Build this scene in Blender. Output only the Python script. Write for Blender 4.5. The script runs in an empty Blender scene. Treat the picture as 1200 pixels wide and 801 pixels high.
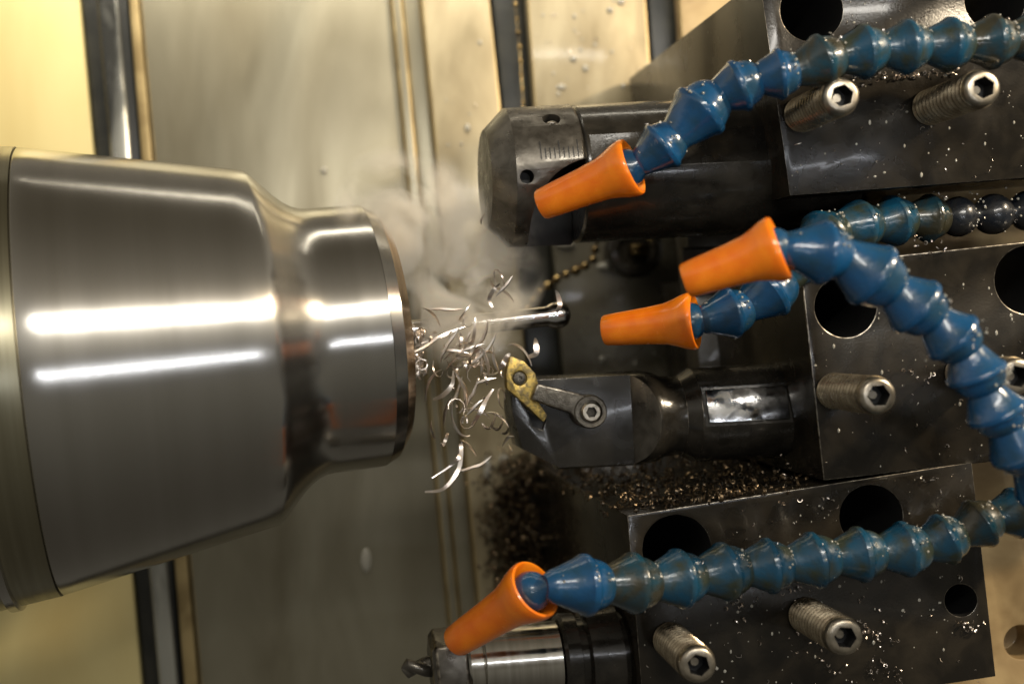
import bpy, bmesh, math, random
from mathutils import Vector, Matrix, noise
random.seed(7)
R = math.radians
sc = bpy.context.scene
C = sc.collection
# all lengths below are in "units" of 0.4 mm; the camera stands D units in front of the tool blocks' faces
S, D, VX, VY = 0.0004, 1500.0, 355.0, 388.0

def P(px, py, h=0.0):
    k = (D - h) / D
    return Vector(((px - VX) * k, -h, (VY - py) * k))
def K(h): return (D - h) / D

# ------------------------------------------------------------------ materials
def mat(name, base, rough=0.5, metal=0.0, base2=None, cscale=60, clo=0.4, chi=0.6, rough2=None, rscale=90,
        bump=0.0, bscale=400, coat=0.0, aniso=0.0, stretch=None, spec=0.5, speck=None, emis=None, sss=0.0):
    m = bpy.data.materials.new(name); m.use_nodes = True
    nt = m.node_tree; n = nt.nodes; l = nt.links
    b = n['Principled BSDF']
    b.inputs['Base Color'].default_value = (*base, 1); b.inputs['Roughness'].default_value = rough
    b.inputs['Metallic'].default_value = metal; b.inputs['Coat Weight'].default_value = coat
    b.inputs['Coat Roughness'].default_value = 0.08
    b.inputs['Specular IOR Level'].default_value = spec
    if sss:
        b.inputs['Subsurface Weight'].default_value = sss; b.inputs['Subsurface Scale'].default_value = 0.004
        b.inputs['Subsurface Radius'].default_value = (1, .4, .1)
    tc = n.new('ShaderNodeTexCoord'); mp = n.new('ShaderNodeMapping')
    l.new(tc.outputs['Object'], mp.inputs[0])
    if stretch: mp.inputs['Scale'].default_value = stretch
    def nz(sc_, det=5, dist=0.0, src=mp):
        t = n.new('ShaderNodeTexNoise'); t.inputs['Scale'].default_value = sc_; t.inputs['Detail'].default_value = det
        t.inputs['Distortion'].default_value = dist
        l.new(src.outputs[0], t.inputs['Vector']); return t
    def mr(src, a, b_, c, d):
        q = n.new('ShaderNodeMapRange'); q.inputs[1].default_value = a; q.inputs[2].default_value = b_
        q.inputs[3].default_value = c; q.inputs[4].default_value = d; l.new(src, q.inputs[0]); return q.outputs[0]
    if base2:
        t = nz(cscale, 6, 0.4)
        f = mr(t.outputs[0], clo, chi, 0, 1)
        x = n.new('ShaderNodeMix'); x.data_type = 'RGBA'; l.new(f, x.inputs[0])
        x.inputs[6].default_value = (*base, 1); x.inputs[7].default_value = (*base2, 1)
        col = x.outputs[2]
        if speck:
            t2 = nz(speck[1], 3, 0.0); f2 = mr(t2.outputs[0], speck[2], speck[2] + .04, 0, 1)
            x2 = n.new('ShaderNodeMix'); x2.data_type = 'RGBA'; l.new(f2, x2.inputs[0]); l.new(col, x2.inputs[6])
            x2.inputs[7].default_value = (*speck[0], 1); col = x2.outputs[2]
        l.new(col, b.inputs['Base Color'])
    if rough2 is not None:
        t = nz(rscale, 5, 0.6); l.new(mr(t.outputs[0], .35, .65, rough, rough2), b.inputs['Roughness'])
    if bump:
        t = nz(bscale, 4); bp = n.new('ShaderNodeBump'); bp.inputs['Strength'].default_value = bump
        bp.inputs['Distance'].default_value = 0.0006; l.new(t.outputs[0], bp.inputs['Height']); l.new(bp.outputs[0], b.inputs['Normal'])
    if aniso:
        b.inputs['Anisotropic'].default_value = aniso
        tg = n.new('ShaderNodeTangent'); tg.direction_type = 'RADIAL'; tg.axis = 'X'; l.new(tg.outputs[0], b.inputs['Tangent']); b.inputs['Anisotropic Rotation'].default_value = .25
    if emis:
        b.inputs['Emission Color'].default_value = (*emis[0], 1); b.inputs['Emission Strength'].default_value = emis[1]
    return m

M = {}
M['block'] = mat('oiled_black_steel', (.009,.0075,.0055), .17, 0.0, (.022, .018, .0125), 70, .38, .66, .29, 60, .13, 900, coat=.2, spec=.28, speck=((.16, .14, .11), 1500, .74))
M['edge'] = mat('worn_steel_edge', (.30, .27, .22), .3, 1.0, (.08, .07, .06), 300, .35, .6)
M['bore'] = mat('black_bore', (.006, .006, .006), .5, 0.0, bump=.2)
M['holder'] = mat('oiled_tool_steel', (.013, .0115, .009), .16, .1, (.030, .026, .020), 90, .35, .65, .3, 140, .1, 600, coat=.3, spec=.35)
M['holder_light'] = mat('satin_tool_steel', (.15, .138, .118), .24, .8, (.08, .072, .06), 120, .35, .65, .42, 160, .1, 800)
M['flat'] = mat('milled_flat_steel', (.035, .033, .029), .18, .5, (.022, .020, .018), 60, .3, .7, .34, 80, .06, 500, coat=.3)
M['wet'] = mat('wet_flat_glints', (.55, .55, .55), .08, 1.0, (.2, .2, .2), 120, .42, .58, .2, 200, .35, 110)  # patchy brightness paints the broken white reflection on the flat
M['turned'] = mat('turned_steel', (.49, .475, .445), .215, 1.0, (.44, .425, .39), 90, .25, .75, .24, 70, aniso=.8, stretch=(1, .012, .012))
M['turned_dark'] = mat('chuck_steel', (.36, .34, .25), .30, 1.0, (.28, .26, .18), 260, .3, .7, .42, 200, aniso=.6, stretch=(1, .012, .012))
M['copper'] = mat('warm_reflection_steel', (.62, .49, .34), .2, 1.0, (.5, .38, .26), 330, .3, .7, aniso=.55, stretch=(1, .012, .012))  # copper tone paints a warm reflection onto the end chamfer
M['chrome'] = mat('ground_steel', (.62, .60, .56), .12, 1.0, (.45, .43, .38), 300, .3, .7, .22, 200, aniso=.5, stretch=(1, .02, .02))
M['rod'] = mat('bright_bar', (.62, .60, .58), .16, 1.0)
M['screw'] = mat('oily_screw_steel', (.34, .29, .21), .22, .95, (.20, .16, .11), 200, .35, .65, .3, 300)
M['screw_face'] = mat('screw_end_steel', (.46, .41, .33), .34, 1.0, (.28, .25, .2), 300, .35, .65)
M['blue'] = mat('blue_hose_plastic', (.005, .058, .150), .16, 0, (.010, .045, .085), 90, .42, .66, .3, 130, .35, 420, coat=.5)
M['teal'] = mat('grimy_teal_hose_plastic', (.006, .055, .105), .16, 0, (.028, .036, .024), 75, .42, .62, .42, 130, .4, 380, coat=.4)
M['olive'] = mat('oily_dark_hose_plastic', (.006, .044, .070), .16, 0, (.030, .028, .016), 75, .36, .58, .4, 130, .4, 380, coat=.5)
M['blackp'] = mat('black_hose_plastic', (.007, .010, .016), .2, 0, (.02, .02, .02), 75, .4, .6, .4, 130, .3, 380, coat=.4)
M['orange'] = mat('orange_nozzle_plastic', (1.0, .27, .010), .28, 0, (.84, .17, .006), 90, .3, .7, .2, 110, .1, 260, coat=.35, sss=.1)
M['gold'] = mat('gold_coated_carbide', (.62, .44, .12), .3, .75, (.25, .19, .09), 420, .42, .62, .5, 300, .4, 900)
M['clamp'] = mat('rough_clamp_steel', (.17, .155, .13), .35, .7, (.09, .08, .065), 420, .35, .65, .5, 300, .5, 1500)
M['tan'] = mat('oily_tan_sheet', (.46, .39, .25), .3, .35, (.27, .22, .13), 34, .35, .65, .55, 40, .12, 160, coat=.15, stretch=(1, 1, .35))
M['tan2'] = mat('brassy_plate', (.50, .37, .19), .35, .3, (.28, .19, .09), 38, .35, .65, .5, 60, .1, 160, coat=.2)
M['yellow'] = mat('cream_yellow_paint', (.74, .64, .31), .35, 0, (.60, .47, .19), 12, .3, .7, .5, 40, .1, 60, coat=.3, stretch=(1, 1, .4))
M['cover'] = mat('brushed_way_cover', (.30, .28, .21), .3, .6, (.17, .15, .10), 22, .3, .7, .5, 20, .12, 60, stretch=(1, 1, .3))
M['cover_edge'] = mat('brassy_cover_edge', (.46, .35, .17), .35, .5, (.3, .22, .1), 40)
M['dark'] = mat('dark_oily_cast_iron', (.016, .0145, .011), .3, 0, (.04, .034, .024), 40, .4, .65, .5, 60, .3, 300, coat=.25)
M['slot'] = mat('slot_rubber', (.016, .017, .014), .35, 0, (.03, .03, .024), 60)
M['wetglint'] = mat('wet_highlight_strip', (.42, .42, .38), .08, .7, (.05, .05, .045), 30, .4, .6, .3, 60, .5, 60, coat=.6, stretch=(1, 1, .3))  # pale patches paint the white highlights along the dark strip
M['olivep'] = mat('oily_grey_plate', (.17, .155, .115), .25, .35, (.10, .09, .065), 30, .35, .65, .45, 50, .15, 200, coat=.3)
M['brass'] = mat('brass_bead', (.42, .30, .13), .25, 1.0, (.10, .07, .035), 120, .4, .6)
M['chip'] = mat('blued_chip', (.80, .76, .74), .3, 1.0, (.76, .64, .54), 160, .4, .6)
M['chipdark'] = mat('brown_chip', (.16, .11, .06), .3, .8, (.035, .028, .02), 260, .4, .6)
M['chipmid'] = mat('straw_chip', (.30, .24, .14), .25, .9, (.06, .05, .035), 260, .4, .6)
def glass_drop():
    m = bpy.data.materials.new('coolant_drop'); m.use_nodes = True; b = m.node_tree.nodes['Principled BSDF']
    b.inputs['Base Color'].default_value = (.75, .72, .62, 1); b.inputs['Roughness'].default_value = .05
    b.inputs['Transmission Weight'].default_value = .55; b.inputs['IOR'].default_value = 1.35
    b.inputs['Coat Weight'].default_value = .6
    return m
M['drop'] = glass_drop()

# ------------------------------------------------------------------ mesh helpers
def sharpen(bm, ang=32):
    bm.normal_update()
    for f in bm.faces: f.smooth = True
    for e in bm.edges:
        if len(e.link_faces) == 2:
            e.smooth = e.calc_face_angle(0) < R(ang)
        else: e.smooth = True

def mesh_obj(name, bm, mats, parent=None, ang=32):
    sharpen(bm, ang)
    me = bpy.data.meshes.new(name)
    bmesh.ops.scale(bm, vec=(S, S, S), verts=bm.verts)
    bm.to_mesh(me); bm.free()
    for m in (mats if isinstance(mats, (list, tuple)) else [mats]): me.materials.append(M[m])
    o = bpy.data.objects.new(name, me); C.objects.link(o)
    if parent is not None: o.parent = parent
    return o

def tag(o, label, cat=None, group=None, kind=None):
    if label: o['label'] = label
    if cat: o['category'] = cat
    if group: o['group'] = group
    if kind: o['kind'] = kind
    return o

def frame(p, q, roll_to=Vector((0, -1, 0))):
    """X from p to q, -Y of the frame as near as possible to the camera side"""
    x = (q - p).normalized(); y = -(roll_to - x * roll_to.dot(x)).normalized(); z = x.cross(y).normalized()
    m = Matrix((x, y, z)).transposed().to_4x4(); m.translation = p
    return m

def place(o, m):
    l, r, s = m.decompose()
    o.matrix_basis = Matrix.LocRotScale(l * S, r, s)
def thing(name, m, label, cat, group=None):
    o = bpy.data.objects.new(name, None); C.objects.link(o); o.empty_display_size = .01
    place(o, m); tag(o, label, cat, group); return o

def lathe(profile, seg=56, bm=None, mi=None):
    bm = bm or bmesh.new(); rings = []
    for x, r in profile:
        if r < 1e-6: rings.append([bm.verts.new((x, 0, 0))])
        else: rings.append([bm.verts.new((x, r * math.cos(2 * math.pi * i / seg), r * math.sin(2 * math.pi * i / seg))) for i in range(seg)])
    for k in range(len(rings) - 1):
        a, b = rings[k], rings[k + 1]
        for i in range(seg):
            j = (i + 1) % seg
            if len(a) == 1 and len(b) == 1: continue
            if len(a) == 1: f = bm.faces.new((a[0], b[j], b[i]))
            elif len(b) == 1: f = bm.faces.new((a[i], a[j], b[0]))
            else: f = bm.faces.new((a[i], a[j], b[j], b[i]))
            if mi: f.material_index = mi[k]
    bmesh.ops.recalc_face_normals(bm, faces=bm.faces)
    return bm

def prism(poly, y0, y1, bm=None):
    """poly: list of (x,z); extruded along y from y0 to y1"""
    bm = bm or bmesh.new()
    a = [bm.verts.new((x, y0, z)) for x, z in poly]; b = [bm.verts.new((x, y1, z)) for x, z in poly]
    n = len(poly); fs = [bm.faces.new(a), bm.faces.new(b[::-1])]
    for i in range(n):
        j = (i + 1) % n; fs.append(bm.faces.new((a[j], a[i], b[i], b[j])))
    bmesh.ops.recalc_face_normals(bm, faces=fs)
    return bm
def slab(pts, d, bm=None):
    """closed solid: front polygon of 3D points, pushed d units along +Y"""
    bm = bm or bmesh.new()
    a = [bm.verts.new(p) for p in pts]; b = [bm.verts.new(p + Vector((0, d, 0))) for p in pts]
    n = len(pts); fs = [bm.faces.new(a), bm.faces.new(b[::-1])]
    for i in range(n):
        j = (i + 1) % n; fs.append(bm.faces.new((a[j], a[i], b[i], b[j])))
    bmesh.ops.recalc_face_normals(bm, faces=fs)
    return bm
def box(x0, x1, y0, y1, z0, z1, bm=None): return prism([(x0, z0), (x1, z0), (x1, z1), (x0, z1)], y0, y1, bm)
def xf(bm, m): bmesh.ops.transform(bm, matrix=m, verts=bm.verts); return bm
def cyl_y(x, z, r, y0, y1, seg=48, bm=None):
    return prism([(x + r * math.cos(2 * math.pi * i / seg), z + r * math.sin(2 * math.pi * i / seg)) for i in range(seg)], y0, y1, bm)

def cut(bm, cutters, mi=None):
    """boolean difference, run on temporary objects and returned as a bmesh"""
    def tmp(b, idx=0):
        me = bpy.data.meshes.new('tmp')
        for f in b.faces:
            if idx: f.material_index = idx
        b.to_mesh(me); b.free(); o = bpy.data.objects.new('tmp', me); C.objects.link(o)
        for _ in range(3): me.materials.append(None)
        return o
    a = tmp(bm); obs = [a]
    for c in cutters:
        idx = 0
        if isinstance(c, tuple): c, idx = c
        o = tmp(c, idx); obs.append(o)
        md = a.modifiers.new('b', 'BOOLEAN'); md.operation = 'DIFFERENCE'; md.solver = 'EXACT'; md.object = o
        try: md.material_mode = 'INDEX'
        except Exception: pass
    dg = bpy.context.evaluated_depsgraph_get(); dg.update()
    me = bpy.data.meshes.new_from_object(a.evaluated_get(dg)); out = bmesh.new(); out.from_mesh(me)
    for o in obs:
        d = o.data; bpy.data.objects.remove(o); bpy.data.meshes.remove(d)
    bpy.data.meshes.remove(me)
    return out

def bevel(bm, w, mi=1, ang=30, seg=2):
    bm.normal_update()
    es = [e for e in bm.edges if len(e.link_faces) == 2 and e.calc_face_angle(0) > R(ang)]
    bmesh.ops.bevel(bm, geom=es, offset=w, segments=seg, affect='EDGES', profile=.5, clamp_overlap=True, material=mi)
    return bm

def tube(path, r, seg=8, bm=None, rs=None):
    bm = bm or bmesh.new(); rings = []; n = len(path); up = Vector((0, 1, .01))
    for i, p in enumerate(path):
        t = (path[min(i + 1, n - 1)] - path[max(i - 1, 0)]).normalized()
        a = t.cross(up).normalized(); b = t.cross(a)
        rr = rs[i] if rs else r
        rings.append([bm.verts.new(p + (a * math.cos(2 * math.pi * k / seg) + b * math.sin(2 * math.pi * k / seg)) * rr) for k in range(seg)])
    for a, b in zip(rings, rings[1:]):
        for k in range(seg): bm.faces.new((a[k], a[(k + 1) % seg], b[(k + 1) % seg], b[k]))
    bm.faces.new(rings[0]); bm.faces.new(rings[-1][::-1])
    bmesh.ops.recalc_face_normals(bm, faces=bm.faces)
    return bm
def sphere(c, r, bm=None, sub=2, sq=None):
    bm = bm or bmesh.new(); m = Matrix.Translation(c)
    if sq is not None: m = m @ sq
    bmesh.ops.create_icosphere(bm, subdivisions=sub, radius=r, matrix=m); return bm
T = Matrix.Translation

# ------------------------------------------------------------------ setting: rear wall and sheet-metal behind
def struct(name, bm, mats, **k):
    o = mesh_obj(name, bm, mats, **k); o['kind'] = 'structure'; return o
HB = -640
def strip(x0t, x0b, x1t, x1b, h, d, yt=-140, yb=940):
    """sheet between two slanted edges given at the photo's top (y 0) and bottom (y 801)"""
    def X(a, b, y): return a + (b - a) * y / 801
    return slab([P(X(x0t, x0b, yt), yt, h), P(X(x1t, x1b, yt), yt, h), P(X(x1t, x1b, yb), yb, h), P(X(x0t, x0b, yb), yb, h)], d)
struct('rear_wall', slab([P(-260, -260, -800), P(1500, -260, -800), P(1500, 1100, -800), P(-260, 1100, -800)], 10), 'dark')

def sheet(name, label, cat, args, m, group=None, bev=3):
    bm = bevel(strip(*args), bev, 1)
    bm2 = bm; ctr = sum((v.co for v in bm.verts), Vector()) / len(bm.verts)
    xf(bm2, T(-ctr)); o = mesh_obj(name, bm2, m); o.location = ctr * S
    return tag(o, label, cat, group)
sheet('painted_panel', 'cream yellow painted panel behind the chuck at the left edge', 'panel', (-200, -130, 93, 166, HB, 30), ['yellow', 'yellow'])
sheet('door_seal', 'dark rubber strip between the yellow panel and the grey way cover', 'seal', (96, 169, 150, 214, HB - 12, 30), ['slot', 'slot'])
sp_ = strip(112, 186, 138, 208, HB + 14, 20); bevel(sp_, 9, 0, seg=5)  # added strip that carries the bright highlights of the rubber seal
c_ = sum((v.co for v in sp_.verts), Vector()) / len(sp_.verts); xf(sp_, T(-c_)); o = mesh_obj('seal_highlight', sp_, 'wetglint', None, 60); o.location = c_ * S
tag(o, 'rounded grey strip painted with the bright wet highlights of the dark rubber strip', 'seal highlight')
sheet('trim_strip', 'narrow brassy trim strip along the left edge of the way cover', 'trim', (151, 216, 162, 232, HB + 6, 30), ['cover_edge', 'cover_edge'])
wc = sheet('way_cover', 'wide dull grey beige sheet metal cover behind the spinning workpiece', 'sheet cover', (164, 235, 457.5, 532.5, HB, 30), ['cover', 'cover_edge'])
sheet('guide_strip', 'narrow olive ridged strip on the right of the wide grey cover', 'guide strip', (458.5, 533.5, 471, 546, HB + 10, 40), ['cover', 'cover_edge'])
sheet('guide_strip', 'narrow olive strip with bright brass edge beside the pale way plate', 'guide strip', (471.8, 546.8, 492.5, 568.5, HB + 4, 40), ['cover', 'cover_edge'])
sheet('way_plate', 'pale beige plate left of the slot with the bead chain', 'plate', (494, 570, 574, 655, HB + 22, 30), ['tan', 'cover_edge'])
sheet('slot_cover', 'black slot strip running down behind the upper boring bar', 'slot', (577, 655, 616, 692, HB - 16, 20), ['slot', 'slot'])
sheet('way_plate', 'broad beige plate above the upper boring bar between two dark slots', 'plate', (618, 672, 757, 812, HB + 22, 30, -140, 190), ['tan', 'cover_edge'])
sheet('slot_cover', 'black slot strip right of the broad beige plate at the top', 'slot', (760, 814, 794, 850, HB - 16, 20, -140, 190), ['slot', 'slot'])
sheet('way_plate', 'small brassy tan plate showing at the top beside the upper tool block', 'plate', (796, 850, 1010, 1070, HB + 22, 30, -140, 190), ['tan2', 'cover_edge'])
sheet('oil_plate', 'oily olive grey plate behind the thin bright rod and middle orange nozzles', 'plate', (624, 692, 900, 940, HB + 10, 30, 205, 460), ['olivep', 'olivep'])
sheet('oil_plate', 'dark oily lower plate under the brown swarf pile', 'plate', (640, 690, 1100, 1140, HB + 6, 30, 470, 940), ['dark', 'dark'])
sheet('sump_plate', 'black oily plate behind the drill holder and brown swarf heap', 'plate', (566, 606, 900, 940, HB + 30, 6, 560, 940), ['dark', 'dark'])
# tan turret face behind the right ends of the blocks and the dark carrier behind the bars
bm = slab([P(1036, -80, -150), P(1330, -80, -150), P(1330, 900, -150), P(1048, 900, -150)], 60)
bm = cut(bm, [cyl_y(P(1197, 752, -150).x, P(1197, 752, -150).z, 22, 100, 200)])
tag(mesh_obj('turret_face', bevel(bm, 2, 0), ['tan2', 'cover_edge']), 'tan turret face showing in the gaps at the right edge of the blocks', 'turret face')
bm = slab([P(800, 225, -330), P(1400, 225, -330), P(1400, 560, -330), P(832, 560, -330)], 60)
bm = cut(bm, [box(P(790, 0, -330).x, P(842, 0, -330).x, 320, 360, P(0, 345, -330).z, P(0, 290, -330).z)])
tag(mesh_obj('tool_carrier', bevel(bm, 3, 0), ['dark', 'edge']), 'dark cast carrier plate behind the middle block and nozzles', 'carrier plate')

# ------------------------------------------------------------------ workpiece and chuck
A0 = P(50, 434, -100); A1 = P(450, 391, -150)
mw = frame(A0, A1); L = (A1 - A0).length
wp = thing('spinning_workpiece', mw, 'large tapered bright turned steel workpiece spinning at the left', 'workpiece')
prof = [(0, 0), (0, 275.5), (3, 277)]
n = 12
for i in range(1, n + 1): prof.append((3 + i * 268 / n, 277 - i * 51.5 / n))
prof += [(278, 221.5), (286, 213), (296, 202), (307, 190.5), (318, 181), (329, 174), (340, 170), (352, 169)]
prof += [(L - 26, 168.5), (L - 20, 168)]
M_end = [(L - 20, 168), (L - 4, 157), (L + 2, 150)]
prof2 = prof
mesh_obj('cone_body', lathe(prof2 + [(L - 20, 120), (L - 20, 0)], 128), 'turned', wp, 40)
mesh_obj('end_ring', lathe([(L - 19.5, 120), (L - 19.5, 167.6), (L - 8, 162), (L - 4, 160), (L + 9, 142), (L + 10, 136), (L + 10, 60), (L - 4, 54), (L - 4, 30), (L - 4, 0)], 128,
                           mi=[0, 0, 0, 1, 0, 0, 0, 0, 0]), ['turned', 'copper'], wp, 25)
# stepped rod that is being turned
rod = [(L - 4, 0), (L - 4, 26), (L + 14, 24), (L + 16, 17), (L + 26, 14), (L + 214, 13.4), (L + 218, 13.6), (L + 224, 17), (L + 236, 17.4), (L + 243, 14), (L + 247, 8), (L + 248, 0)]
mesh_obj('thin_rod', lathe(rod, 40), 'rod', wp)
cs = thing('chuck_nose', mw, 'olive tinted chuck nose carrying the big workpiece at the left edge', 'chuck')
mesh_obj('nose_ring', lathe([(-260, 0), (-260, 292), (-90, 288), (-1, 278), (-1, 0)], 128, mi=None), 'turned_dark', cs, 40)
mesh_obj('groove_ring', lathe([(-62, 285), (-60, 290), (-50, 289), (-48, 283)], 128), 'turned', cs, 40)

# ------------------------------------------------------------------ tool blocks
def block(name, label, corners, depth, holes, extra=()):
    ctr = sum((P(*c, 0) for c in corners), Vector()) / len(corners)
    bm = slab([P(*c, 0) for c in corners], depth)
    cs_ = [(cyl_y(P(x, y).x, P(x, y).z, r, -20, dd), 2) for x, y, r, dd in holes]
    bm = cut(bm, cs_)
    bevel(bm, 1.6, 1, 40, 2)
    xf(bm, T(-ctr))
    r = thing(name, T(ctr), label, 'tool block')
    mesh_obj('block_body', bm, ['block', 'edge', 'bore'], r, 30)
    return r
block('tool_block', 'upper black tool block with two large bores and two set screws', [(890, -26), (1420, -80), (1440, 190), (926, 229)], 600,
      [(951, 12, 37, 260), (1166, 0, 36, 260)])
block('tool_block', 'middle black tool block behind the curved blue hose', [(938, 311), (1400, 262), (1420, 512), (965, 563)], 600,
      [(991, 359, 36, 260), (1206, 328, 40, 260)])
block('tool_block', 'lower black tool block with a small hole at its right end', [(735, 604), (1139, 541), (1167, 792), (756, 856)], 620,
      [(793, 643, 40, 260), (1021, 605, 37, 260), (1126, 703, 19, 200)])

# ------------------------------------------------------------------ set screws
def make_screw(label):
    r = thing('set_screw', T((0, 0, 0)), label, 'screw', 'socket set screws standing out of the tool blocks')
    # lathe runs along X; turned so that X points to the camera side (-Y)
    prof = [(-30, 0), (-30, 19)]
    x = -26
    while x < 112:
        prof += [(x, 16.6), (x + 3.4, 21.4), (x + 4.6, 21.4)]; x += 8.0
    prof += [(114, 20.2), (119, 20.2), (122, 19.4), (124, 17.6), (125, 15.2), (125, 0)]
    bm = lathe(prof, 40)
    rot = Matrix.Rotation(R(-90), 4, 'Z')
    hexc = bmesh.new(); hx = [(12.4 * math.cos(i * math.pi / 3 + .3), 12.4 * math.sin(i * math.pi / 3 + .3)) for i in range(6)]
    a = [hexc.verts.new((104, y, z)) for y, z in hx]; b = [hexc.verts.new((140, y, z)) for y, z in hx]
    hexc.faces.new(a); hexc.faces.new(b[::-1])
    for i in range(6): hexc.faces.new((a[i], a[(i + 1) % 6], b[(i + 1) % 6], b[i]))
    bmesh.ops.recalc_face_normals(hexc, faces=hexc.faces)
    bm = cut(bm, [(hexc, 1)])
    for f in bm.faces:
        c = f.calc_center_median()
        if c.x > 113 and f.material_index == 0: f.material_index = 2
    xf(bm, rot)
    mesh_obj('threaded_body', bm, ['screw', 'bore', 'screw_face'], r, 28)
    # dark socket floor ring
    fl = lathe([(106, 0), (106, 6), (110, 4.5), (110, 0)], 16); xf(fl, rot)
    mesh_obj('socket_core', fl, 'screw_face', r)
    return r
def copy_tree(o, label):
    c = o.copy(); C.objects.link(c); c['label'] = label
    for ch in list(o.children):
        d = ch.copy(); C.objects.link(d); d.parent = c
    return c
screws = [(989, 113, 118, 'left set screw of the upper block just under the teal hose'),
          (1151, 104, 118, 'right set screw of the upper block near the top right corner'),
          (1030, 464, 118, 'set screw of the middle block inside the bend of the front blue hose'),
          (1193, 441, 118, 'set screw half cut by the right edge beside the front blue hose'),
          (991, 746, 112, 'right set screw of the lower block under the long teal hose'),
          (820, 777, 112, 'lowest set screw, at the lower left of the lower block')]
s0 = None
for i, (x, y, h, lab) in enumerate(screws):
    if s0 is None: s0 = make_screw(lab); o = s0
    else: o = copy_tree(s0, lab)
    tip = P(x, y, h)
    m = T(Vector((tip.x, 125 - h, tip.z))) @ Matrix.Rotation(random.uniform(-3, 3), 4, 'Y') @ Matrix.Rotation(R(random.uniform(-1.2, 1.2)), 4, 'X')
    place(o, m)

# ------------------------------------------------------------------ upper boring bar
h0 = -130
pa, pb = P(592, 209, h0), P(980, 188, h0)
mu = frame(pa, pb); Lb = (pb - pa).length
ub = thing('boring_bar', mu, 'upper thick dark boring bar with chamfered head and engraved scale', 'boring bar')
bm = lathe([(-26, 0), (-26, 62), (0, 88), (81, 89), (84, 86), (84, 0)], 96)
bm = cut(bm, [(cyl_y(96, -68, 78, -200, 10), 2), (cyl_y(12, -9, 8.5, -200, -60, 24), 2),
              (xf(cyl_y(0, 0, 11, -60, 30, 24), T((50, -62, 62)) @ Matrix.Rotation(R(-40), 4, 'X')), 0)])
bevel(bm, 1.4, 1, 34)
mesh_obj('bar_head', bm, ['holder_light', 'edge', 'bore'], ub, 30)
bm = lathe([(84.5, 0), (84.5, 84), (88, 87), (Lb, 87), (Lb, 0)], 96)
bm = cut(bm, [(box(92, Lb + 30, -140, -78, -4, 40), 0)])
bevel(bm, 1.6, 1, 28)
mesh_obj('shank', bm, ['holder', 'edge', 'bore'], ub, 24)
sb = bmesh.new()
lathe([(-4, 0), (-4, 9.5), (-1, 10), (0, 8.5), (0, 5.5), (-3, 5.5), (-3, 2), (-3, 0)], 28, sb)
xf(sb, T((50, -56, 56 * 1.0)) @ Matrix.Rotation(R(45), 4, 'X') @ Matrix.Rotation(R(-90), 4, 'Z') @ T((8, 0, 0)))
mesh_obj('lock_screw', sb, 'screw_face', ub)
mk = bmesh.new()   # engraved graduation ticks, thin inlaid bars that follow the head's round surface
for i in range(9):
    a = R(7); x = 30 + i * 5.6; ln = .16 if i % 4 else .26
    for s_ in range(6):
        t = a + ln * s_ / 6; t2 = a + ln * (s_ + 1) / 6
        q = [(x, 89.15, t), (x + 1.1, 89.15, t), (x + 1.1, 89.15, t2), (x, 89.15, t2)]
        vs = [mk.verts.new((xx, -r_ * math.cos(tt), r_ * math.sin(tt))) for xx, r_, tt in q]
        mk.faces.new(vs)
mesh_obj('scale_marks', mk, 'bore', ub)

# ------------------------------------------------------------------ lower turning bar with insert
pa, pb = P(598, 497, h0), P(985, 476, h0)
ml = frame(pa, pb); Lc = (pb - pa).length
lb = thing('turning_bar', ml, 'dark oily turning bar with gold insert held by a clamp', 'turning bar')
mli = ml.inverted()
def LP(px, py, h): return mli @ P(px, py, h)
bm = lathe([(0, 0), (0, 50), (6, 60), (165, 60), (182, 56), (192, 51), (212, 50), (228, 60), (Lc, 60), (Lc, 0)], 96)
ft = -22   # y of the milled flat
cutr = prism([(-60, -140), (150, -140), (150, 140), (-60, 140)], -200, ft)
ramp = bmesh.new()
q = [(149, ft), (181, -62), (181, -200), (149, -200)]
a = [ramp.verts.new((x, y, -140)) for x, y in q]; b = [ramp.verts.new((x, y, 140)) for x, y in q]
ramp.faces.new(a); ramp.faces.new(b[::-1])
for i in range(4): ramp.faces.new((a[i], a[(i + 1) % 4], b[(i + 1) % 4], b[i]))
bmesh.ops.recalc_face_normals(ramp, faces=ramp.faces)
n1, n2 = LP(606, 520, 0), LP(655, 548, 0)
nose = prism([(-80, -20), (-1, 22), (10, -30), (54, -55), (54, -160), (-80, -160)], -200, 200)
pk = [LP(x, y, h0 + 22) for x, y in [(618, 482), (640, 492), (636, 504), (624, 500)]]
bm = cut(bm, [(cutr, 0), (ramp, 0), (nose, 0), (prism([(p.x, p.z) for p in pk], -60, ft + 9), 2)])
bevel(bm, 1.5, 1, 26)
bm = cut(bm, [(xf(box(230, 342, -200, -51.5, -25, 25), Matrix.Rotation(R(-14), 4, 'X')), 0)])
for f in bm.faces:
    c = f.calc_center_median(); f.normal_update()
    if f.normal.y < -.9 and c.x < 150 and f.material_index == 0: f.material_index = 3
    elif 148 < c.x < 182 and -.95 < f.normal.y < -.3 and f.normal.x < -.3 and abs(c.z) < 40 and f.material_index == 0: f.material_index = 4  # lighter steel on the ramp stands in for its tan reflection
mesh_obj('bar_body', bm, ['holder', 'edge', 'bore', 'flat', 'holder_light'], lb, 24)
# wet flat; light and dark patches and tilt imitate a broken white reflection
wf = box(236, 336, -53.6, -51, -21, 21); bevel(wf, 3, 0); xf(wf, Matrix.Rotation(R(-14), 4, 'X'))
mesh_obj('wet_flat', wf, 'wet', lb)
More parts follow.
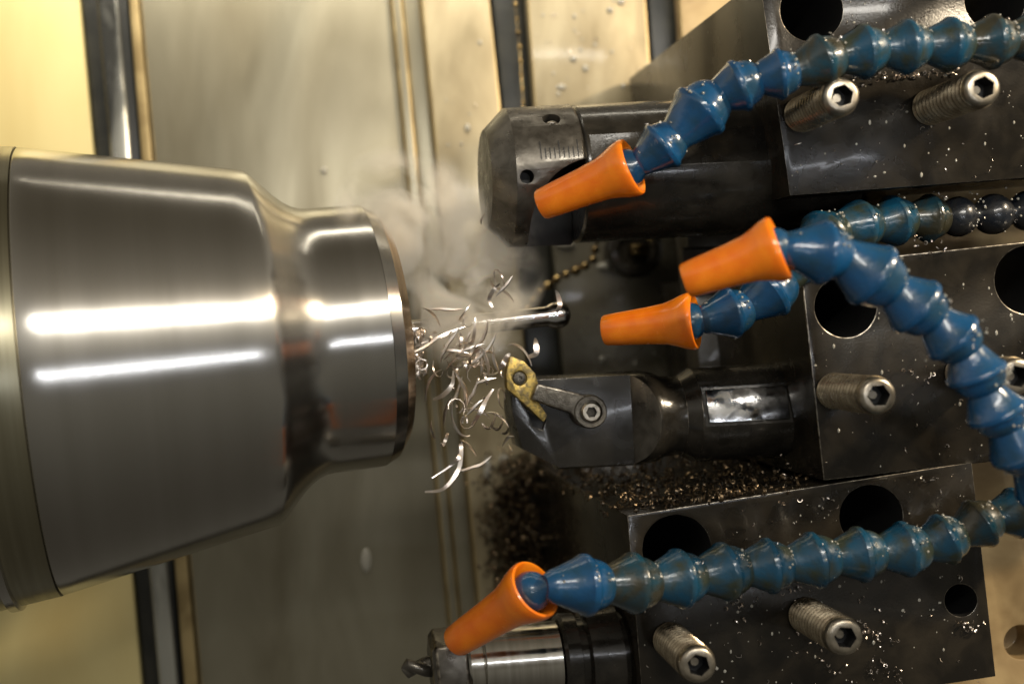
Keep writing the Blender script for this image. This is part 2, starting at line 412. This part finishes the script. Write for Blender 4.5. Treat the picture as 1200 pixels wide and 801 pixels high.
# insert
ih = h0 + 20
poly = [LP(x, y, h0 + 34) for x, y in [(597, 417), (613, 423), (626, 437), (630, 451), (624, 462), (640, 486), (636, 494), (606, 466), (593, 455), (592, 436)]]
bm = prism([(p.x, p.z) for p in poly], -42, ft - .3)
bm = cut(bm, [(cyl_y(LP(609, 443, h0 + 42).x, LP(609, 443, h0 + 42).z, 9, -60, -38, 24), 1)]); bevel(bm, 1.2, 0, 40)
ins = mesh_obj('cutting_insert', bm, ['gold', 'clamp'], lb)
c = LP(609, 443, h0 + 42); bm = bmesh.new()
lathe([(0, 0), (0, 8.2), (3.2, 7.6), (4.6, 5), (4.6, 2.8), (1.6, 2.2), (1.6, 0)], 24, bm)
xf(bm, T((c.x, -38, c.z)) @ Matrix.Rotation(R(-90), 4, 'Z')); mesh_obj('insert_screw', bm, 'clamp', ins)
# clamp arm
c2 = LP(691, 482, h0 + 48)
arm = [LP(x, y, h0 + 50) for x, y in [(629, 449), (676, 460), (700, 468), (700, 498), (680, 496), (668, 484), (622, 468)]]
bm = prism([(p.x, p.z) for p in arm], -52, -36); bevel(bm, 2.5, 1, 30)
ca = mesh_obj('clamp_arm', bm, ['clamp', 'edge'], lb)
bm = lathe([(0, 0), (0, 21), (26, 21), (30, 19), (30, 14.5), (25, 13), (25, 0)], 40); xf(bm, T((c2.x, -24, c2.z)) @ Matrix.Rotation(R(-90), 4, 'Z'))
mesh_obj('clamp_washer', bm, 'clamp', lb, 25)
bm = lathe([(0, 0), (0, 12), (8, 12), (10, 10.5), (10, 0)], 32)
hc = bmesh.new(); hx = [(7 * math.cos(i * math.pi / 3), 7 * math.sin(i * math.pi / 3)) for i in range(6)]
a = [hc.verts.new((2, y, z)) for y, z in hx]; b = [hc.verts.new((20, y, z)) for y, z in hx]
hc.faces.new(a); hc.faces.new(b[::-1])
for i in range(6): hc.faces.new((a[i], a[(i + 1) % 6], b[(i + 1) % 6], b[i]))
bmesh.ops.recalc_face_normals(hc, faces=hc.faces)
bm = cut(bm, [(hc, 1)]); xf(bm, T((c2.x, -49, c2.z)) @ Matrix.Rotation(R(-90), 4, 'Z'))
mesh_obj('clamp_screw', bm, ['screw_face', 'bore'], lb, 25)

# ------------------------------------------------------------------ drill holder, bottom
pa, pb = P(508, 780, -90), P(790, 758, -90)
md_ = frame(pa, pb); Ld = (pb - pa).length
dh = thing('drill_holder', md_, 'ground steel drill holder with a short drill at the bottom', 'drill holder')
bm = bmesh.new(); hexp = []
bm = lathe([(-4, 0), (-4, 38), (2, 46), (38, 47), (42, 42), (42, 0)], 6); xf(bm, Matrix.Rotation(R(18), 4, 'X'))
mesh_obj('collet_nut', bevel(bm, 2, 1, 20), ['holder_light', 'edge'], dh, 25)
mesh_obj('sleeve', lathe([(40, 0), (40, 41), (43, 44), (58, 44), (60, 42.5), (62, 44.5), (154, 45), (156, 43), (156, 0)], 80), 'chrome', dh, 25)
mesh_obj('dark_collar', lathe([(156, 0), (156, 50), (160, 53), (176, 53), (178, 46), (186, 46), (188, 58), (226, 60), (228, 50), (Ld, 50), (Ld, 0)], 80), 'holder', dh, 25)
# twist drill with two helical flutes
dr = bmesh.new(); rings = []; ns = 26; sg = 28
for k in range(ns + 1):
    x = -40 + k * 38 / ns; tp = min(1, .15 + k / 6); ring = []
    for i in range(sg):
        th = 2 * math.pi * i / sg; fl = (abs(math.cos(th - x * .085)) ** 3) * .5
        ring.append(dr.verts.new((x, 13 * tp * (1 - fl) * math.cos(th), 13 * tp * (1 - fl) * math.sin(th))))
    rings.append(ring)
for a, b in zip(rings, rings[1:]):
    for i in range(sg): dr.faces.new((a[i], a[(i + 1) % sg], b[(i + 1) % sg], b[i]))
dr.faces.new(rings[0]); dr.faces.new(rings[-1][::-1]); bmesh.ops.recalc_face_normals(dr, faces=dr.faces)
mesh_obj('twist_drill', dr, 'holder_light', dh, 50)

# ------------------------------------------------------------------ coolant hoses
def arc(cx, r, a0, a1, n): return [(cx + r * math.cos(R(a0 + (a1 - a0) * i / n)), r * math.sin(R(a0 + (a1 - a0) * i / n))) for i in range(n + 1)]
link_prof = [(-9, 0), (-9, 12), (-3, 16.5), (0, 17.6), (3, 18.2), (27, 28.6), (29, 30.8), (31.5, 31.4), (34.5, 31.2), (36, 29.6), (37, 28.2)] + \
            [(36 + 27 * math.sin(a), 27 * math.cos(a)) for a in [R(t) for t in (12, 22, 32, 42, 52)]] + [(60, 8), (60, 0)]
ball_prof = [(-8, 0), (-8, 10), (0, 13)] + [(26 + 26.5 * -math.cos(a), 26.5 * math.sin(a)) for a in [R(t) for t in (35, 50, 65, 80, 95, 110, 125, 140, 150)]] + [(56, 11), (56, 0)]
def link_mesh(prof, m, name='hose_link', rough_=.35, seed=0):
    bm = lathe(prof, 40)
    for v in bm.verts:
        v.co += Vector((0, v.co.y, v.co.z)).normalized() * noise.noise(v.co * .09 + Vector((seed * 9, 0, 0))) * rough_ * 1.4 if v.co.yz.length > 1 else Vector()
    o = mesh_obj(name, bm, m, None, 34); me = o.data; bpy.data.objects.remove(o); return me
LM = {k: link_mesh(link_prof, k, seed=i) for i, k in enumerate(['blue', 'teal', 'olive'])}
LM['black'] = link_mesh(ball_prof, 'blackp')
NL = 122
nozzle_bm = lathe([(14, 0), (14, 12), (0, 13), (-1, 15), (0, 17.2), (3, 18.6), (20, 19.8), (60, 22.2), (84, 24.6), (96, 28), (106, 31.6), (114, 33.4), (119, 33.8), (122, 32.6), (123, 30.5), (121, 28.5), (112, 25), (100, 18), (98, 0)], 56)
o = mesh_obj('nozzle', nozzle_bm, 'orange', None, 40); NOZ = o.data; bpy.data.objects.remove(o)
o = mesh_obj('neck_ball', lathe([(-22, 0)] + [(-22 * math.cos(R(t)), 22.5 * math.sin(R(t))) for t in range(15, 140, 12)] + [(24, 13), (34, 14), (34, 0)], 40), 'blue', None, 40); NB = o.data; bpy.data.objects.remove(o)

RIMS = []
def hose(label, tip, bell, joints, kinds, ballmat=None):
    pt, pl = P(*tip), P(*bell)
    m0 = frame(pt, pl); r = thing('coolant_hose', m0, label, 'coolant hose', 'segmented coolant hoses with orange nozzles')
    inv = m0.inverted()
    def child(name, me, m, s=(1, 1, 1)):
        o = bpy.data.objects.new(name, me); C.objects.link(o); o.parent = r
        loc = inv @ m; l_, q_, _ = loc.decompose(); o.matrix_basis = Matrix.LocRotScale(l_ * S, q_, Vector(s)); return o
    ln = (pl - pt).length
    child('nozzle', NOZ, m0, (ln / 119, 1, 1))
    js = [P(*j) for j in joints]
    f = frame(pl - (pl - pt).normalized() * 4, js[0]); dist = (js[0] - pl).length
    child('neck_ball', NB, f, (max(.9, min(1.5, dist / 24)),) + (1, 1))
    for i in range(len(js) - 1):
        RIMS.append((frame(js[i], js[i + 1]), (js[i + 1] - js[i]).length))
        f = frame(js[i], js[i + 1]) @ Matrix.Rotation(random.uniform(0, 6), 4, 'X'); ln = (js[i + 1] - js[i]).length
        child('hose_link', LM[kinds[min(i, len(kinds) - 1)]], f, (ln / 50, .5 + .5 * ln / 50, .5 + .5 * ln / 50))
    return r
b, t, ol, k_ = 'blue', 'teal', 'olive', 'black'
hose('uppermost blue coolant hose bending down to an orange nozzle over the boring bar', (634, 240, 5), (739, 196, 58),
     [(752, 190, 64), (790, 160, 74), (836, 114, 78), (884, 93, 90), (930, 84, 98), (980, 66, 100), (1030, 58, 100), (1080, 54, 100), (1130, 52, 100), (1180, 48, 100), (1230, 42, 100)],
     [b, b, b, b, ol, t, t, t, ol, ol])
hose('rear coolant hose with black links at the right and orange nozzle beside the rod', (708, 387, -40), (812, 376, 8),
     [(826, 374, 13), (872, 362, 10), (918, 330, 10), (944, 292, 0), (978, 268, -20), (1020, 264, -36), (1062, 256, -45), (1102, 256, -50), (1142, 252, -50), (1184, 250, -50), (1226, 244, -50)],
     [b, b, t, t, t, t, ol, k_, k_, k_, k_])
hose('front bright blue coolant hose curving down across the middle block', (803, 329, 168), (912, 291, 206),
     [(924, 292, 210), (984, 298, 205), (1042, 336, 205), (1090, 372, 205), (1130, 408, 205), (1152, 454, 205), (1176, 498, 203), (1206, 540, 195), (1240, 582, 180), (1272, 626, 160)], [b])
hose('lowest teal coolant hose running across the lower block to a downward orange nozzle', (534, 751, 12), (625, 691, 98),
     [(648, 687, 112), (706, 684, 98), (762, 682, 84), (815, 675, 70), (868, 666, 60), (920, 661, 60), (974, 653, 60), (1027, 647, 60), (1079, 641, 60), (1122, 626, 60), (1162, 606, 60), (1206, 598, 60), (1252, 590, 60)],
     [b, ol, t, t, t, t, t, t, t, ol, t])

# ------------------------------------------------------------------ bead chains and the round plug
def chain(label, pts, r, n):
    path = []
    tot = sum((pts[i + 1] - pts[i]).length for i in range(len(pts) - 1)); step = tot / n
    i, d0 = 0, 0
    bm = bmesh.new()
    for k in range(n + 1):
        d = k * step; acc = 0
        for i in range(len(pts) - 1):
            l_ = (pts[i + 1] - pts[i]).length
            if acc + l_ >= d or i == len(pts) - 2:
                p = pts[i].lerp(pts[i + 1], min(1, (d - acc) / l_)); break
            acc += l_
        sphere(p + Vector((random.uniform(-.6, .6), 0, random.uniform(-.6, .6))), r * random.uniform(.85, 1.1), bm, 2)
        path.append(p)
    tube(path, r * .22, 6, bm)
    c = pts[0].copy(); xf(bm, T(-c)); o = mesh_obj('bead_chain', bm, 'brass'); o.location = c * S
    tag(o, label, 'bead chain', 'brass bead chains behind the tools')
chain('straight brass bead chain in the black slot at the top', [P(600, -60, HB + 12), P(604, 10, HB + 12), P(609, 60, HB + 12), P(614, 135, HB + 12), P(618, 170, HB + 12)], 4.2, 14)
chain('looping bead chain from the black slot up to the top orange nozzle', [P(618, 362, HB + 60), P(634, 340, HB + 60), P(655, 325, HB + 60), P(680, 315, HB + 60), P(695, 305, HB + 60), P(700, 282, HB + 60), P(706, 262, HB + 60), P(722, 236, HB + 60)], 8.2, 14)
pc = P(746, 292, HB + 70); rp = thing('round_plug', T(pc), 'dark round plug on the oily plate, its brass reflection built as a block', 'plug')
bm = lathe([(0, 0), (0, 46), (26, 46), (32, 40), (34, 30), (30, 26), (30, 0)], 40); xf(bm, Matrix.Rotation(R(-90), 4, 'Z') @ T((-40, 0, 0)) ); mesh_obj('plug_cap', bm, 'holder', rp)
bm = box(-12, 16, -14, 12, -10, 8); bevel(bm, 3, 0); mesh_obj('brass_glint', bm, 'brass', rp)  # brass block stands in for a rectangular reflection on the cap

# ------------------------------------------------------------------ swarf, drops, chips
def ribbon(p, r, turns, w, pitch, thick, rot, bm, seg=10):
    """a little coil of ribbon-like chip"""
    n = max(6, int(seg * turns)); rows = []
    for i in range(n + 1):
        a = 2 * math.pi * turns * i / n; rr = r * (1 + .25 * i / n)
        c = Vector((rr * math.cos(a), rr * math.sin(a), pitch * turns * i / n)); nrm = Vector((math.cos(a), math.sin(a), 0))
        e = w * (.4 + .6 * math.sin(math.pi * i / n))
        rows.append([bm.verts.new(p + rot @ (c + nrm * s1 * thick / 2 + Vector((0, 0, s2 * e / 2)))) for s1, s2 in ((1, 1), (1, -1), (-1, -1), (-1, 1))])
    for a, b in zip(rows, rows[1:]):
        for k in range(4): bm.faces.new((a[k], a[(k + 1) % 4], b[(k + 1) % 4], b[k]))
    bm.faces.new(rows[0][::-1]); bm.faces.new(rows[-1])
def rrot(): return Matrix.Rotation(random.uniform(0, 6.3), 3, 'X') @ Matrix.Rotation(random.uniform(0, 6.3), 3, 'Y') @ Matrix.Rotation(random.uniform(0, 6.3), 3, 'Z')

def inpoly(x, y, poly):
    c = False; j = len(poly) - 1
    for i in range(len(poly)):
        xi, yi = poly[i]; xj, yj = poly[j]
        if (yi > y) != (yj > y) and x < (xj - xi) * (y - yi) / (yj - yi) + xi: c = not c
        j = i
    return c
def rpoint(poly):
    xs = [p[0] for p in poly]; ys = [p[1] for p in poly]
    while 1:
        x, y = random.uniform(min(xs), max(xs)), random.uniform(min(ys), max(ys))
        if inpoly(x, y, poly): return x, y
# swarf pile on the lower plate and along the top of the lower block
bm = bmesh.new()
for i in range(3000):
    if i % 7 == 0:
        x, y = rpoint([(690, 575), (735, 592), (960, 556), (935, 520), (800, 525), (660, 545)]); # on the block's upper face
        f = random.random() ** 1.3; fx = 735 + (x - 690) / 270 * 240; top = 604 - (fx - 735) * .1556
        h = -f * 480; p0 = P(fx, top, 0); p = Vector((p0.x, -h, p0.z + random.uniform(1, 7)))
    else:
        x, y = rpoint([(586, 545), (604, 535), (650, 540), (660, 760), (600, 745), (592, 690), (578, 610)])
        x += random.gauss(0, 13); y += random.gauss(0, 9)
        p = P(x, y, HB + 34 + random.uniform(0, 26))
    ribbon(p, random.uniform(2, 5.5), random.uniform(.4, 1.3), random.uniform(1.5, 4), random.uniform(1, 4), .7, rrot(), bm, 7)
o = mesh_obj('swarf_pile', bm, 'chipdark', None, 60); tag(o, 'brown curled swarf heaped behind and on top of the lower block', 'swarf', None, 'stuff')
# small bright bits and drops stuck on the oily faces
faces = [([(902, 0), (1200, -30), (1200, 205), (930, 226)], 0, 190), ([(942, 320), (1200, 290), (1200, 530), (968, 558)], 0, 130),
         ([(740, 610), (1137, 546), (1163, 801), (757, 801)], 0, 300), ([(620, 0), (755, 0), (770, 110), (630, 115)], HB + 23, 46),
         ([(500, 20), (570, 20), (590, 200), (560, 420), (520, 420)], HB + 23, 26), ([(650, 310), (790, 300), (800, 430), (670, 430)], HB + 11, 30)]
hl = [(951, 12, 40), (1166, 0, 40), (991, 359, 40), (1206, 328, 44), (793, 643, 43), (1021, 605, 40), (1126, 703, 23)]
bmd, bmc = bmesh.new(), bmesh.new()
for poly, h, cnt in faces:
    if h == 0: cnt = int(cnt * .8)
    for i in range(cnt):
        x, y = rpoint(poly)
        if h == 0 and any((x - a) ** 2 + (y - b_) ** 2 < r * r for a, b_, r in hl): continue
        s_ = random.choice((.5, .6, .8, .8, 1.1, 1.5, 2.0)) * (1.5 if h < -100 else 1)
        if random.random() < .6:
            sphere(P(x, y, h), s_, bmd, 1, Matrix.Diagonal((1, .45, random.uniform(.8, 1.7), 1)))
        else:
            ribbon(P(x, y, h + 1.2), s_ * random.uniform(.8, 1.8), random.uniform(.25, .7), s_ * .6, s_, .5, rrot(), bmc, 8)
for m_, ln in RIMS:  # drops and crumbs added on the hose links to imitate sparkles
    for i in range(14):
        x_ = random.choice((33, 40, 46, 50, 4)) * ln / 50; rr_ = {33: 31.2, 40: 27.5, 46: 26, 50: 23, 4: 18.5}[round(x_ * 50 / ln)]
        a_ = random.gauss(0, .8)   # around the camera-and-upward side
        v_ = m_ @ Vector((x_, -rr_ * math.cos(a_), rr_ * math.sin(a_ + .35)))
        if random.random() < .8: sphere(v_, random.uniform(.7, 2.0), bmd, 1)
        else: ribbon(v_, random.uniform(.8, 1.8), .6, 1.2, 1, .5, rrot(), bmc, 7)
# crumbs caught along edges, around screws and on the hoses
for (x0, y0, x1, y1, h, cnt, sp) in [(1000, 92, 1120, 84, 2, 60, 3), (900, 600, 1100, 560, 2, 16, 6), (930, 700, 960, 770, 3, 30, 12), (1010, 720, 1030, 750, 3, 22, 8),
                                     (850, 690, 880, 730, 3, 18, 6), (970, 770, 1060, 800, 3, 24, 8), (1128, 730, 1146, 732, 3, 14, 4), (1070, 280, 1110, 292, 4, 10, 4),
                                     (780, 650, 812, 690, 92, 34, 4), (910, 545, 930, 565, -60, 10, 6), (1060, 430, 1100, 440, 3, 8, 6)]:
    for i in range(cnt):
        f = random.random(); x = x0 + (x1 - x0) * f + random.gauss(0, sp); y = y0 + (y1 - y0) * f + random.gauss(0, sp)
        if any((x - a) ** 2 + (y - b_) ** 2 < q_ * q_ for a, b_, q_ in hl): continue
        ribbon(P(x, y, h + random.uniform(0, 2.5)), random.uniform(1, 2.6), random.uniform(.3, .9), random.uniform(.8, 2), 1.5, .5, rrot(), bmc, 8)
for x_, y_, a_, c_, hh_ in [(429, 656, 9, 20, HB + 1), (571, 548, 6, 20, HB + 24), (590, 538, 8, 9, HB + 24), (716, 312, 24, 7, HB + 12), (662, 286, 16, 6, HB + 12), (672, 69, 6, 5, HB + 23),
                            (686, 80, 5, 6, HB + 23), (658, 102, 8, 5, HB + 23), (728, 2, 6, 6, HB + 23), (715, 12, 5, 5, HB + 23), (548, 150, 5, 7, HB + 23), (380, 200, 6, 6, HB + 1), (706, 420, 5, 5, HB + 12)]:
    sphere(P(x_, y_, hh_), 1, bmd, 3, Matrix.Diagonal((a_, 3.5, c_, 1)))  # larger flattened drops added to imitate white reflection blobs on the panels
o = mesh_obj('drops_and_glints', bmd, 'drop', None, 60); tag(o, 'small coolant drops spattered over blocks and plates, and drops standing in for glints', 'coolant drops', None, 'stuff')
o = mesh_obj('metal_crumbs', bmc, 'chip', None, 60); tag(o, 'tiny bright metal crumbs stuck to the oily blocks', 'metal crumbs', None, 'stuff')
# swarf loops on the plate behind the rod
# flying chips, each a curl of its own
def chipthing(label, pts, w, th=1.0):
    """a bent, tapering sliver of metal through the given points"""
    P3 = [P(*p) for p in pts]; path = []
    n = len(P3)
    for i in range(n - 1):
        p0, p1, p2, p3 = P3[max(i - 1, 0)], P3[i], P3[i + 1], P3[min(i + 2, n - 1)]
        for k in range(7):
            t_ = k / 7; path.append(.5 * ((2 * p1) + (p2 - p0) * t_ + (2 * p0 - 5 * p1 + 4 * p2 - p3) * t_ * t_ + (3 * p1 - p0 - 3 * p2 + p3) * t_ ** 3))
    path.append(P3[-1]); bm = bmesh.new(); rows = []; m = len(path)
    for i, p in enumerate(path):
        d = (path[min(i + 1, m - 1)] - path[max(i - 1, 0)]).normalized(); s1 = d.cross(Vector((.3 * math.sin(i * .3), -1, .2))).normalized(); nn = d.cross(s1)
        e = w * (.25 + .75 * math.sin(math.pi * min(1, .08 + i / m)))
        rows.append([bm.verts.new(p + s1 * a * e / 2 + nn * b_ * th / 2) for a, b_ in ((1, 1), (1, -1), (-1, -1), (-1, 1))])
    for a, b_ in zip(rows, rows[1:]):
        for k in range(4): bm.faces.new((a[k], a[(k + 1) % 4], b_[(k + 1) % 4], b_[k]))
    bm.faces.new(rows[0][::-1]); bm.faces.new(rows[-1]); bmesh.ops.recalc_face_normals(bm, faces=bm.faces)
    c = path[0].copy(); xf(bm, T(-c)); o = mesh_obj('metal_chip', bm, 'chip', None, 60); o.location = c * S
    tag(o, label, 'metal chip', 'chips flying off the cut')
hh = -100
chipthing('highest flying chip, above the rod in the smoke', [(577, 360, hh), (573, 350, hh), (580, 338, hh + 8), (586, 332, hh)], 5)
chipthing('chip standing up from the far end of the bright rod', [(652, 366, hh + 6), (656, 358, hh + 10), (654, 346, hh + 5), (651, 340, hh)], 6)
chipthing('orange hook shaped chip just under the rod end', [(618, 418, hh), (628, 414, hh + 6), (628, 402, hh + 4), (627, 396, hh)], 7)
chipthing('bent chip crossing the middle of the rod', [(540, 400, hh), (552, 402, hh + 14), (556, 388, hh + 20), (557, 372, hh + 18)], 4.5)
chipthing('small hooked chip under the rod at the middle', [(547, 424, hh), (558, 422, hh + 6), (560, 410, hh), (556, 402, hh)], 5)
chipthing('bright curved chip left of the gold insert', [(584, 432, hh), (590, 426, hh + 6), (594, 418, hh), (598, 414, hh)], 7)
chipthing('long dark chip flying below the workpiece end', [(508, 468, hh), (520, 462, hh + 8), (530, 450, hh + 10), (531, 434, hh)], 6)
chipthing('silver chip between the insert and the cone end, pointing down', [(552, 500, hh), (562, 484, hh + 10), (570, 468, hh + 4), (578, 456, hh)], 5.5)
chipthing('looped silver chip below all the others', [(498, 576, hh), (520, 572, hh + 10), (538, 548, hh + 6), (540, 520, hh), (534, 540, hh - 8), (506, 560, hh - 6)], 5)
chipthing('short silver chip over the lowest loop', [(528, 544, hh), (536, 538, hh + 6), (541, 528, hh), (541, 518, hh)], 5)
chipthing('thin straight chip reaching from the cone end to the rod', [(494, 402, hh), (512, 396, hh + 3), (530, 388, hh), (546, 382, hh)], 4)
# fine wisps of swarf whirling round the cut
bm = bmesh.new()
for i in range(26):
    cx, cy = random.gauss(548, 26), random.gauss(460, 44); a0 = random.uniform(0, 6.3); rr = random.uniform(8, 34); span = random.uniform(.7, 2.0)
    if cx + rr > 640: continue
    hz = hh + random.uniform(-50, 40); tl = random.uniform(.6, 1.1)
    path = [P(cx + rr * tl * math.cos(a0 + span * k / 12) * .8 + k * .6, cy + rr * math.sin(a0 + span * k / 12) * 1.2, hz + k * 2) for k in range(13)]
    tube(path, 0, 5, bm, [random.uniform(.9, 1.1) * (.4 + 1.5 * math.sin(math.pi * k / 12)) for k in range(13)])
for i in range(30):
    ribbon(P(random.gauss(492, 3), random.uniform(385, 440), -130 + random.uniform(-10, 20)), random.uniform(3, 7), random.uniform(.5, 1.5), 2.5, 3, .8, rrot(), bm, 8)
for i in range(20):
    cx, cy = random.gauss(548, 20), random.gauss(440, 50)
    q_ = [Vector((-k * 2.2 + 5 * math.sin(k * .35 + i), k * .6, -k * 4.4 * random.uniform(.96, 1.04))) for k in range(random.randint(6, 13))]
    b0 = P(cx + 14, cy - 20, hh + random.uniform(-40, 40)); tilt = Matrix.Rotation(random.gauss(0, .5), 3, 'Y')
    tube([b0 + tilt @ v_ for v_ in q_], 0, 5, bm, [.4 + 2.0 * math.sin(math.pi * k / (len(q_) - 1)) for k in range(len(q_))])
for i in range(34):
    cx, cy = random.gauss(548, 22), random.gauss(435, 48)
    ribbon(P(cx, cy, hh + random.uniform(-50, 50)), random.uniform(4, 13), random.uniform(.25, .8), random.uniform(1.5, 4.5), random.uniform(2, 10), .6, rrot(), bm, 12)
o = mesh_obj('swarf_wisps', bm, 'chip', None, 60); tag(o, 'fine coppery swarf threads whirling between workpiece and insert', 'swarf', None, 'stuff')

# ------------------------------------------------------------------ smoke
def smoke(name, c, rad, dens, scale, seed, label):
    bm = bmesh.new(); bmesh.ops.create_icosphere(bm, subdivisions=4, radius=1)
    xf(bm, Matrix.Diagonal((rad[0], rad[1], rad[2], 1)))
    m = bpy.data.materials.new(name); m.use_nodes = True; nt = m.node_tree; n = nt.nodes; l = nt.links; n.clear()
    out = n.new('ShaderNodeOutputMaterial'); v = n.new('ShaderNodeVolumePrincipled'); l.new(v.outputs[0], out.inputs['Volume'])
    v.inputs['Color'].default_value = (.93, .88, .78, 1); v.inputs['Anisotropy'].default_value = -.35
    tc = n.new('ShaderNodeTexCoord'); mp = n.new('ShaderNodeMapping'); mp.inputs['Scale'].default_value = [1 / (r * S) for r in rad]
    l.new(tc.outputs['Object'], mp.inputs[0])
    ln = n.new('ShaderNodeVectorMath'); ln.operation = 'LENGTH'; l.new(mp.outputs[0], ln.inputs[0])
    fo = n.new('ShaderNodeMapRange'); fo.interpolation_type = 'SMOOTHSTEP'; fo.inputs[1].default_value = 1; fo.inputs[2].default_value = .15; fo.inputs[3].default_value = 0; fo.inputs[4].default_value = 1
    l.new(ln.outputs['Value'], fo.inputs[0])
    mp2 = n.new('ShaderNodeMapping'); mp2.inputs['Location'].default_value = (seed, seed, 0); l.new(tc.outputs['Object'], mp2.inputs[0])
    nz = n.new('ShaderNodeTexNoise'); nz.inputs['Scale'].default_value = scale; nz.inputs['Detail'].default_value = 5; nz.inputs['Distortion'].default_value = 1.4
    l.new(mp2.outputs[0], nz.inputs['Vector'])
    r = n.new('ShaderNodeMapRange'); r.inputs[1].default_value = .46; r.inputs[2].default_value = .70; r.inputs[3].default_value = 0; r.inputs[4].default_value = dens
    l.new(nz.outputs[0], r.inputs[0])
    mu_ = n.new('ShaderNodeMath'); mu_.operation = 'MULTIPLY'; l.new(r.outputs[0], mu_.inputs[0]); l.new(fo.outputs[0], mu_.inputs[1]); l.new(mu_.outputs[0], v.inputs['Density'])
    me = bpy.data.meshes.new('smoke'); bmesh.ops.scale(bm, vec=(S, S, S), verts=bm.verts); bm.to_mesh(me); bm.free(); me.materials.append(m)
    o = bpy.data.objects.new('smoke', me); C.objects.link(o); o.location = c * S; o.rotation_euler = (0, R(20), 0)
    tag(o, label, 'smoke', None, 'stuff'); return o
smoke('smoke_wisp', P(480, 255, -80), (110, 55, 95), 420, 24, 2.3, 'faint smoke drifting up to the left over the workpiece shoulder')
smoke('smoke_vapour', P(548, 322, -145), (105, 55, 135), 620, 34, .3, 'pale grey smoke rising over the cut beside the workpiece end')

# ------------------------------------------------------------------ light
w = bpy.data.worlds.new('World'); sc.world = w; w.use_nodes = True
nt = w.node_tree; n = nt.nodes; l = nt.links; bg = n['Background']
tc = n.new('ShaderNodeTexCoord'); sp = n.new('ShaderNodeSeparateXYZ'); l.new(tc.outputs['Generated'], sp.inputs[0])
cr = n.new('ShaderNodeValToRGB'); e = cr.color_ramp.elements
mr = n.new('ShaderNodeMapRange'); mr.inputs[1].default_value = -1; mr.inputs[2].default_value = 1; l.new(sp.outputs['Z'], mr.inputs[0]); l.new(mr.outputs[0], cr.inputs[0])
e[0].position = 0; e[0].color = (.06, .053, .042, 1); e[1].position = 1; e[1].color = (.10, .085, .06, 1)
for p_, c_ in ((.15, (.10, .092, .075)), (.38, (.17, .158, .13)), (.47, (.14, .128, .105)), (.55, (.26, .24, .205)), (.64, (.62, .58, .50)), (.74, (.46, .42, .35)), (.84, (.27, .24, .19))):
    x = e.new(p_); x.color = (*c_, 1)
l.new(cr.outputs[0], bg.inputs['Color']); bg.inputs['Strength'].default_value = .95

def area(name, loc, target, sx, sy, power, col):
    d = bpy.data.lights.new(name, 'AREA'); d.shape = 'RECTANGLE'; d.size = sx * S; d.size_y = sy * S; d.energy = power; d.color = col
    o = bpy.data.objects.new(name, d); C.objects.link(o); o.location = Vector(loc) * S
    o.rotation_euler = (Vector(target) - Vector(loc)).to_track_quat('-Z', 'Y').to_euler(); return o
area('machine_lamp', (520, -1400, 690), (50, 0, 0), 1250, 70, 2.1, (1, .95, .86))
area('door_tube', (520, -1600, -40), (50, 0, 0), 1000, 9, .35, (.9, .93, 1))
area('panel_fill', (60, 290, 1050), (40, 1290, 640), 1300, 300, 2.3, (1, .92, .76))  # unseen fill added above the rear panels, turned away from the workpiece
area('work_lamp', (2000, -950, 1050), (400, 0, 0), 140, 110, 7.0, (1, .82, .58))

# ------------------------------------------------------------------ camera
cam = bpy.data.cameras.new('Camera'); co = bpy.data.objects.new('Camera', cam); C.objects.link(co); sc.camera = co
co.location = (0, -D * S, 0); co.rotation_euler = (R(90), 0, 0)
cam.sensor_width = 36; cam.lens = 36 * D / 1200; cam.shift_x = (600 - VX) / 1200; cam.shift_y = -(400.5 - VY) / 1200
cam.clip_start = .01; cam.clip_end = 20
cam.dof.use_dof = True; cam.dof.focus_distance = (D + 20) * S; cam.dof.aperture_fstop = 4.6; cam.dof.aperture_blades = 7
sc.view_settings.view_transform = 'Standard'; sc.view_settings.look = 'None'; sc.view_settings.exposure = 0.12; sc.view_settings.gamma = 1
sc.cycles.use_denoising = True; sc.cycles.max_bounces = 8; sc.cycles.transparent_max_bounces = 8; sc.cycles.volume_max_steps = 128; sc.cycles.volume_bounces = 4
sc.cycles.sample_clamp_indirect = 6; sc.cycles.caustics_reflective = False; sc.cycles.caustics_refractive = False
